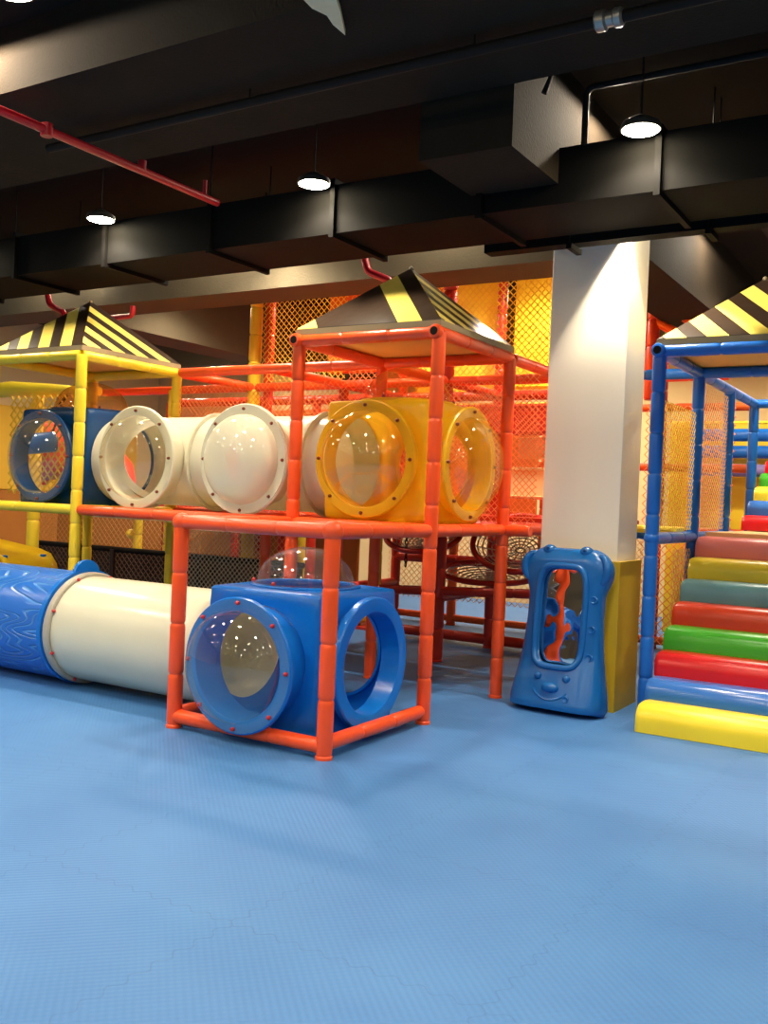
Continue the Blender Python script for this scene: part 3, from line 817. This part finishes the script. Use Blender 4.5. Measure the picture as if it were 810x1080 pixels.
panel('amber panel in the middle storey behind the closed porthole', (-3.3, V5 - .04, 1.437), (-1.2, V5 + .02, 2.7), 'amber')
panel('cream board in the middle storey just behind the right bubble of the yellow cube', (-1.05, V4 - .0, 1.62), (-.25, V4 + .05, 1.96), 'cream')  # two added panels, bright cream painted for lit back wall showing through
panel('small cream board high in the middle storey beside the cream column', (-.95, V4 + .0, 2.05), (-.35, V4 + .05, 2.28), 'cream')
# yellow sagging beam pad behind the yellow tower
t = thing('beam_pad', 'yellow padded beam sagging behind the yellow tower', 'pad', (-6, 2.46, 2.5))
MB().path([(-7.2, 2.62, 2.62), (-6.4, 2.62, 2.66), (-5.8, 2.62, 2.63), (-5.2, 2.62, 2.60), (-4.95, 2.62, 2.60)], [.09, .09, .08, .06, .05], 12).build('pad_tube', MT['ypanel'], t)
MB().sleeve((-5.95, 2.62, .02), (-5.95, 2.62, 2.66), .07, .4).build('pad_post', MT['ypanel'], t)
# orange dome-shaped tube behind navy cube
t = thing('tube_slide', 'orange tube slide end peeping over the navy cube', 'slide', (-5.4, 3.3, 1.5))
pts = [(-6.35, 2.98, 1.95), (-5.95, 3.08, 1.98), (-5.65, 3.2, 1.9), (-5.5, 3.25, 1.72), (-5.45, 3.28, 1.4)]
MB().path(pts, .34, 24).build('slide_tube', MT['orange'], t)
MB().ring(pts[0], Vector(pts[0]) - Vector(pts[1]), [(-.03, .33), (.02, .33), (.02, .40), (-.03, .40)], 32).build('mouth_ring', MT['orange'], t)
t = thing('hanging_roller', 'blue foam roller on ropes seen through the navy porthole', 'roller', (-5.5, 2.2, 1.9))
MB().lathe((-5.60, 2.155, 1.985), (.42, .55, .1), [(0, .02), (.015, .09), (.045, .112), (.33, .112), (.36, .09), (.375, .02)], 20).build('roller_body', MT['blue'], t)
for p in ((-5.57, 2.2, 2.09), (-5.42, 2.4, 2.12)): MB().path([p, (-5.4, 2.57, 2.56)], .012, 8).build('rope', MT['black'], t)

# dark netted trampoline at left
t = thing('trampoline', 'dark netted trampoline enclosure low behind the wood-grain tunnel', 'trampoline', (-4.6, 3.2, 0))
MB().box((-6.5, 3.1, .05), (-2.5, 3.14, .84)).build('side_wall', MT['dark'], t, smooth=False)
MB().rod((-6.55, 3.08, .86), (-2.45, 3.08, .86), .03, 10).build('top_rail', MT['black'], t)
for x in (-6.4, -5.1, -3.8, -2.55): MB().rod((x, 3.04, 0), (x, 3.04, .86), .03, 10).build('leg', MT['dark'], t)
net('thin pale net strung above the dark trampoline side', (-6.5, 3.06, .9), X, 4.0, .42, 'netw', .075, .003)
net('brown net stretched over the dark trampoline side', (-6.5, 3.06, .08), X, 4.0, .75, 'netd', .075, .005)
for lab, x in (('red padded pole behind the dark trampoline, beneath the navy cube', -5.2), ('red padded pole behind the dark trampoline, right of the yellow post', -3.35)):
    t = thing('padded_pole', lab, 'pole', (x - 1, 5.2, 0), 'poles behind the trampoline')
    MB().sleeve((x - 1, 5.2, .02), (x - 1, 5.2, Z1 + .1), .06, .35).build('pole_sleeve', MT['red'], t)
    MB().lathe((x - 1, 5.2, 0), (0, 0, 1), [(0, .075), (.02, .075), (.03, .05)], 14).build('foot', MT['red'], t)
for lab, x, y in (('yellow padded pole behind the trampoline near the yellow post', -5.9, 4.2), ('yellow padded pole with a knob near the orange cage', -3.1, 3.9), ('yellow padded pole seen above the clear dome of the blue box', -2.35, 4.3)):
    t = thing('padded_pole', lab, 'pole', (x, y, 0), 'poles behind the trampoline')
    MB().sleeve((x, y, .02), (x, y, Z1 - .06), .06, .35).build('pole_sleeve', MT['ypanel'], t)
    if y < 4.25: MB().ball((x - .11, y - .02, .98), .062, 14).build('knob', MT['ypanel'], t)

# round web nets
def web(label, c, nrm, r, mat, turns=9):
    t = thing('web_hammock', label, 'web net', c, 'round web nets')
    nrm = Vector(nrm).normalized(); a = nrm.orthogonal().normalized(); b = nrm.cross(a); C = Vector(c)
    def pt(rr, th): return C + (a * math.cos(th) + b * math.sin(th)) * rr - nrm * .10 * (1 - (rr / r) ** 2)
    MB().path([pt(r, 2 * PI * i / 40) for i in range(40)], .028, 10, True).build('rim', MT['red'], t)
    mb = MB()
    for k in range(1, turns + 1): mb.path([pt(r * k / (turns + 1), 2 * PI * i / 32) for i in range(32)], .008, 5, True)
    for k in range(16):
        th = 2 * PI * k / 16; mb.path([pt(.03, th), pt(r * .5, th), pt(r - .02, th)], .006, 5)
    mb.build('web', MT['netp'], t)
web('pale round web net tilted below the deck, upper one', (-.62, 4.2, 1.18), (.15, -.5, .75), .47, 'netp')
web('pale round web net, lower one over the red rail', (-.95, 4.25, .86), (.05, -.15, 1), .5, 'netp')
web('small pale web net far left under the orange deck', (-1.75, 4.25, 1.2), (.1, -.35, .8), .4, 'netp')
# hanging chains
def chain(label, u, v, z0, z1):
    t = thing('hanging_chain', label, 'chain', (u, v, z1), 'black hanging chains'); z = z0; k = 0
    n = int((z0 - z1) / .045)
    for k in range(n):
        zc = z0 - .045 * k; pts = []
        for i in range(12):
            th = 2 * PI * i / 12; o = (.014 * math.cos(th), .03 * math.sin(th))
            pts.append((u + (o[0] if k % 2 else 0), v + (0 if k % 2 else o[0]), zc + o[1]))
        MB().path(pts, .006, 6, True).build('chain_link', MT['chain'], t)
chain('black chain hanging just right of the near cage corner', -1.75, 3.9, Z1, .82)
chain('black chain hanging just left of the near cage corner', -2.02, 3.7, Z1, .82)
# loose play balls
mb = MB()
for i in range(70):
    mb.ball((-3.5 + random.random() * .55, 5.0 + random.random() * .5, .075 + random.random() * .05 + (.1 if i % 3 == 0 else 0)), .04, 10)
o = mb.build('play_balls', MT['ypanel']); tag(o, 'heap of yellow play balls beyond the blue box', 'balls', kind='stuff')
o = MB().box((-3.56, 4.93, 0), (-2.85, 5.7, .03)).build('ball_tray', MT['red']); tag(o, 'low red tray under the heap of yellow balls', 'tray')
# lamp lit floor pads in shade
# ------------------------------------------------------------------ blue stairs
BU, BW = 1.2, 2.5
t = thing('stair_tower', 'blue padded frame of the foam stairs', 'play frame', (1.2, 2.4, 0))
for v in (2.4, 3.6, 4.8, 6.0):
    for u in (BU, BW): post(t, u, v, 0, Z2, 'blue')
for u in (BU, BW):
    rail(t, (u, 2.4, Z2), (u, 6.0, Z2), 'blue'); rail(t, (u, 2.4, Z1), (u, 5.2, Z1), 'blue')
for v in (2.4, 3.6, 6.0): rail(t, (BU if v != 3.6 else .3, v + (0 if v != 3.6 else 0), Z2), (BW, v, Z2), 'blue')
rail(t, (.3, 3.6, Z1), (BU, 3.6, Z1), 'blue')
capring(t, (BU, 2.37, Z2), (0, -1, 0), 'blue')
joint(t, BU, 2.4, Z1, 'blue', .06)
# rollers
S0, RUN, RISE = 1.985, .213, .1685
def loaf(t, u0, u1, v0, z0, dep, hei, mat, n=22):
    """foam step: D-shaped section with rounded ends"""
    sec = [(dep, 0), (0, 0)]
    r = hei * .62
    sec += [(0, hei - r)]
    for k in range(1, 9):
        a = PI - PI / 2 * k / 8; sec.append((r + r * math.cos(a) * 1.0, hei - r + r * math.sin(a)))
    sec += [(dep, hei)]
    cy = sum(s[0] for s in sec) / len(sec); cz = hei / 2
    mb = MB(); vs = []; fs = []; m = len(sec)
    st = [(u0, .82), (u0 + .012, .94), (u0 + .035, 1.0), (u1 - .035, 1.0), (u1 - .012, .94), (u1, .82)]
    for u, s in st:
        for a, b in sec: vs.append((u, v0 + cy + (a - cy) * s, z0 + max(0, cz + (b - cz) * (s if b > cz else 1))))
    for i in range(len(st) - 1):
        for j in range(m): q = (j + 1) % m; fs.append((i * m + j, i * m + q, (i + 1) * m + q, (i + 1) * m + j))
    fs += [tuple(range(m)), tuple((len(st) - 1) * m + j for j in reversed(range(m)))]
    mb.add(vs, fs)
    return mb.build('foam_step', MT[mat], t)
cols = [('r_yellow', 'bright yellow foam step, lowest of the stairs on the blue mat'), ('r_blue', 'shiny blue foam step just above the bright yellow one'), ('r_red', 'red foam step between the blue and the green steps'),
        ('r_green', 'green foam step of the lower flight'), ('r_orange', 'orange-red foam step directly above the green one'), ('r_teal', 'grey-teal foam step in the middle of the lower flight'),
        ('r_mustard', 'mustard yellow foam step under the pink one'), ('r_pink', 'pink foam step at the top of the lower flight')]
for i, (m, lab) in enumerate(cols):
    o = loaf(None, BU + .055, BW - .065, S0 + i * RUN, i * RISE + .002, RUN - .004 if i < 7 else .3, RISE + .012 + (.025 if i == 0 else 0) - .006, m)
    tag(o, lab, 'foam step', 'foam stair steps')
cols2 = [('r_red', 'red foam step, lowest of the upper flight'), ('r_blue', 'blue foam step of the upper flight'), ('r_yellow', 'yellow foam step of the upper flight'), ('r_green', 'green foam step of the upper flight'),
         ('r_red', 'red foam step near the top of the upper flight, above the green'), ('r_blue', 'blue foam step topmost of the upper flight')]
for i, (m, lab) in enumerate(cols2):
    o = loaf(None, BU + .065, BW - .065, 5.25 + i * .28, 1.40 + i * .152, .28 - .004, .15, m)
    tag(o, lab, 'foam step', 'foam stair steps')
t = thing('stair_block', 'tan soft core under the coloured foam steps', 'stair base', (1.8, 3.5, 0))
mb = MB()
for i in range(1, 8): mb.box((BU + .07, S0 + i * RUN, max(0, (i - 1) * RISE)), (BW - .07, 3.83, i * RISE))
mb.build('stair_core', MT['platform'], t, smooth=False)
MB().box((BU + .065, 3.79, 1.20), (BW - .065, 5.6, 1.39)).build('landing', MT['platform'], t, smooth=False)
mb = MB()
for i in range(1, 6): mb.box((BU + .07, 5.25 + i * .28, 1.39 + (i - 1) * .152), (BW - .07, 6.95, 1.395 + i * .152))
mb.build('stair_core', MT['platform'], t, smooth=False)
for v in (4.2, 5.4, 6.9):
    for u in (BU + .1, BW - .1): MB().rod((u, v, 0), (u, v, 1.25), .04, 10).build('leg', MT['blue'], t)
# behind the stairs
net('amber net on the side of the blue stair frame, near bay', (BU - .0, 2.46, Z1 + .06), Y, 1.08, .98, 'nety', .06, .003)
net('pale net on the side of the blue stair frame, far bay', (BU - .0, 3.66, Z1 + .06), Y, 1.08, 1.25, 'netw', .07, .003)
net('pale net under the landing beside the blue posts', (BU - .0, 3.0, .1), Y, 1.7, 1.15, 'netw', .08, .003)
panel('tall yellow panel behind the near side net of the stairs', (-.1, 7.6, .02), (1.35, 7.66, 2.7), 'ypanel')
panel('yellow deck edge pad beside the blue stair frame', (.5, 3.3, Z1 + .02), (1.14, 3.6, Z1 + .08), 'ypanel')
t = thing('roller_gate', 'blue and lilac padded roller bars behind the blue stair posts', 'rollers', (1.5, 7.4, 2.3))
for z, m in ((2.5, 'blue'), (2.3, 'blue'), (2.08, 'lilac')): MB().sleeve((.3, 7.3, z), (3.4, 7.3, z), .075, .6).build('roller', MT[m], t)
for x in (.25, 1.9, 3.4): MB().sleeve((x, 7.42, .02), (x, 7.42, Z2), .06, .4).build('post', MT['orange'], t)
o = MB().path([(1.9, 7.28, 2.63), (2.15, 7.25, 2.8), (2.3, 7.2, 3.0)], .09, 14).build('foam_tentacle', MT['aqua']); tag(o, 'light blue foam arm high behind the blue stair frame', 'foam arm')
t = thing('climbing_structure', 'orange gabled frame top between the column and the blue stairs', 'play frame', (.2, 6.0, 3))
MB().sleeve((.12, 5.9, Z2 + .05), (.12, 5.9, 3.95), .07, .3).build('post', MT['red'], t)
for a, b in (((.12, 5.9, 3.85), (1.1, 5.9, 3.3)), ((.12, 5.9, 3.65), (1.1, 5.9, 3.1)), ((.12, 5.9, 3.02), (.95, 5.9, 3.02))): MB().sleeve(a, b, .05, .4).build('rail', MT['orange'], t)
net('orange net hanging right of the column behind the blue post', (.1, 5.85, .1), X, .95, 2.6, 'neto', .09, .005)

# ------------------------------------------------------------------ bear mirror
BH = 1.24
t = thing('bear_mirror', 'blue plastic bear-shaped standing mirror leaning against the column foot', 'mirror', (.58, 2.27, 0), rot=(R(-5.0), 0, R(-3)))
def hw(z):   # half width
    k = [(0, .37), (.04, .385), (.15, .375), (.3, .345), (.5, .318), (.7, .303), (.88, .302), (.94, .318), (1.0, .348), (1.06, .36), (1.12, .352), (1.17, .325), (1.21, .28), (BH, .22)]
    for (a, b), (c_, d) in zip(k, k[1:]):
        if a <= z <= c_: s = (z - a) / (c_ - a); return b * (1 - s) + d * s
    return k[-1][1]
def dep(x, z):   # how far the front bulges toward the viewer
    base = .10 + .12 * max(0, 1 - z / .42) ** .8
    e = min(1, abs(x) / max(hw(z), 1e-3)); top = min(1, max(0, (BH - z) / .1)); bot = min(1, z / .05)
    return base * (1 - e ** 5) ** .5 * (.35 + .65 * top ** .5) * (.75 + .25 * bot ** .5)
wz0, wz1, wx, wr = .335, 1.10, .195, .09
wc = (wz0 + wz1) / 2; wh = (wz1 - wz0) / 2
n = 96
def rr_pt(a, hx, hz, r):   # rounded rectangle by ray
    dx, dz = math.cos(a), math.sin(a); p = 5
    s = (abs(dx / hx) ** p + abs(dz / hz) ** p) ** (-1 / p); return dx * s, dz * s
def out_pt(a):
    # march to the silhouette
    dx, dz = math.cos(a), math.sin(a); lo, hi = 0., 1.4
    for _ in range(40):
        m_ = (lo + hi) / 2; x, z = dx * m_, wc + dz * m_
        if 0 <= z <= BH and abs(x) <= hw(z): lo = m_
        else: hi = m_
    return dx * lo, wc + dz * lo
mb = MB(); vs = []; fs = []; mm = 14
angs = [2 * PI * i / n for i in range(n)]
for k in range(mm + 1):
    s = k / mm
    for a in angs:
        x0, z0 = rr_pt(a, wx, wh, wr); x1, z1 = out_pt(a)
        x = x0 * (1 - s) + x1 * s; z = (z0 + wc) * (1 - s) + z1 * s
        vs.append((x, -dep(x, z) if k < mm else -.0, z))
for k in range(mm):
    for j in range(n): q = (j + 1) % n; fs.append((k * n + j, k * n + q, (k + 1) * n + q, (k + 1) * n + j))
o1 = len(vs)
for (dy, sc) in ((.045, .93), (.05, .9)):     # reveal going back to the glass
    for a in angs:
        x0, z0 = rr_pt(a, wx * sc, wh * (1 - (1 - sc) * .5), wr); vs.append((x0, -dep(*(lambda p: (p[0], p[1] + wc))(rr_pt(a, wx, wh, wr))) + dy, z0 + wc))
for j in range(n):
    q = (j + 1) % n; fs.append((q, j, o1 + j, o1 + q)); fs.append((o1 + q, o1 + j, o1 + n + j, o1 + n + q))
o2 = len(vs)
for a in angs:
    x1, z1 = out_pt(a); vs.append((x1 * .98, .05, z1))
for j in range(n): q = (j + 1) % n; fs.append((mm * n + j, mm * n + q, o2 + q, o2 + j))
fs.append(tuple(o2 + j for j in range(n)))
mb.add(vs, fs); mb.build('mirror_frame', MT['bear'], t, local=True, angle=60)
mb = MB(); pts = []
for a in angs:
    x0, z0 = rr_pt(a, wx, wh, wr); pts.append((x0, -dep(x0, z0 + wc) - .004, z0 + wc))
mb.path(pts, .024, 10, True).build('frame_lip', MT['bear'], t, local=True)
mb = MB(); vs = [(0, -.045, wc)]; fs = []
for k in range(1, 9):
    for a in angs:
        x0, z0 = rr_pt(a, wx * .99, wh * .99, wr); vs.append((x0 * k / 8, -.045 , wc + z0 * k / 8))
for j in range(n): fs.append((0, 1 + j, 1 + (j + 1) % n))
for k in range(7):
    for j in range(n): q = (j + 1) % n; fs.append((1 + k * n + j, 1 + k * n + q, 1 + (k + 1) * n + q, 1 + (k + 1) * n + j))
mb.add(vs, fs); mb.build('mirror_glass', MT['mirror'], t, local=True)
for s in (-1, 1):
    ep = [(s * (.262 + .075 * math.cos(a)), -.045 - .02 * math.cos(a), 1.085 + .105 * math.sin(a)) for a in [R(-95 + 200 * i / 14) for i in range(15)]]
    MB().path(ep, [.012 + .02 * math.sin(PI * i / 14) for i in range(15)], 12).build('ear', MT['bear'], t, local=True)
    q = MB().ball((s * .15, -.035, 1.215), .05, 16, (1.1, 1, .9)).build('brow_knob', MT['bear'], t, local=True)
    MB().ball((s * .15, -.077, 1.225), .014, 10).build('knob_hole', MT['dbcube'], q, local=True)
    MB().ball((s * .115, -dep(.115, .262) - .004, .262), .03, 14, (1, .8, 1)).build('eye', MT['bear'], t, local=True)
MB().ball((0, -dep(0, .185) - .004, .185), .06, 18, (1.15, .7, .65)).build('nose', MT['bear'], t, local=True)
pts = [(.15 * math.sin(a), 0, .215 - .12 * math.cos(a)) for a in [R(-62 + 124 * i / 14) for i in range(15)]]
MB().path([(x, -dep(x, z) + .002, z) for x, _, z in pts], .010, 8).build('mouth', MT['bear'], t, local=True)
for z in (.86, .64, .43): MB().lathe((.252, -dep(.252, z) - .002, z), (0, -1, 0), [(-.02, .03), (.004, .03), (.009, .025), (.003, .016), (-.006, .002)], 16).build('dimple', MT['bear'], t, local=True)
MB().lathe((.135, -dep(.135, .115) - .002, .115), (0, -1, 0), [(-.02, .026), (.004, .026), (.008, .022), (.003, .013), (-.005, .002)], 16).build('dimple', MT['bear'], t, local=True)

# column spot
spot((1.0, 2.32, 3.9), 170, 80, .12, r=.02)
# lamps washing the beams
spot((-2.25, -1.1, 4.25), 160, 179, .03, r=.05)
spot((1.1, 1.75, 4.25), 90, 179, .03, r=.05)
spot((1.15, 4.9, 4.25), 70, 179, .03, r=.05)
for x in (-6, -3.3, -.8): spot((x, 2.45, 4.25), 40, 179, .03, r=.05)

for o in bpy.data.objects:
    if '_o' in o: del o['_o']
scn.view_settings.view_transform = 'Standard'; scn.view_settings.look = 'None'
scn.view_settings.gamma = 1; scn.view_settings.use_curve_mapping = False
scn.view_settings.exposure = .5
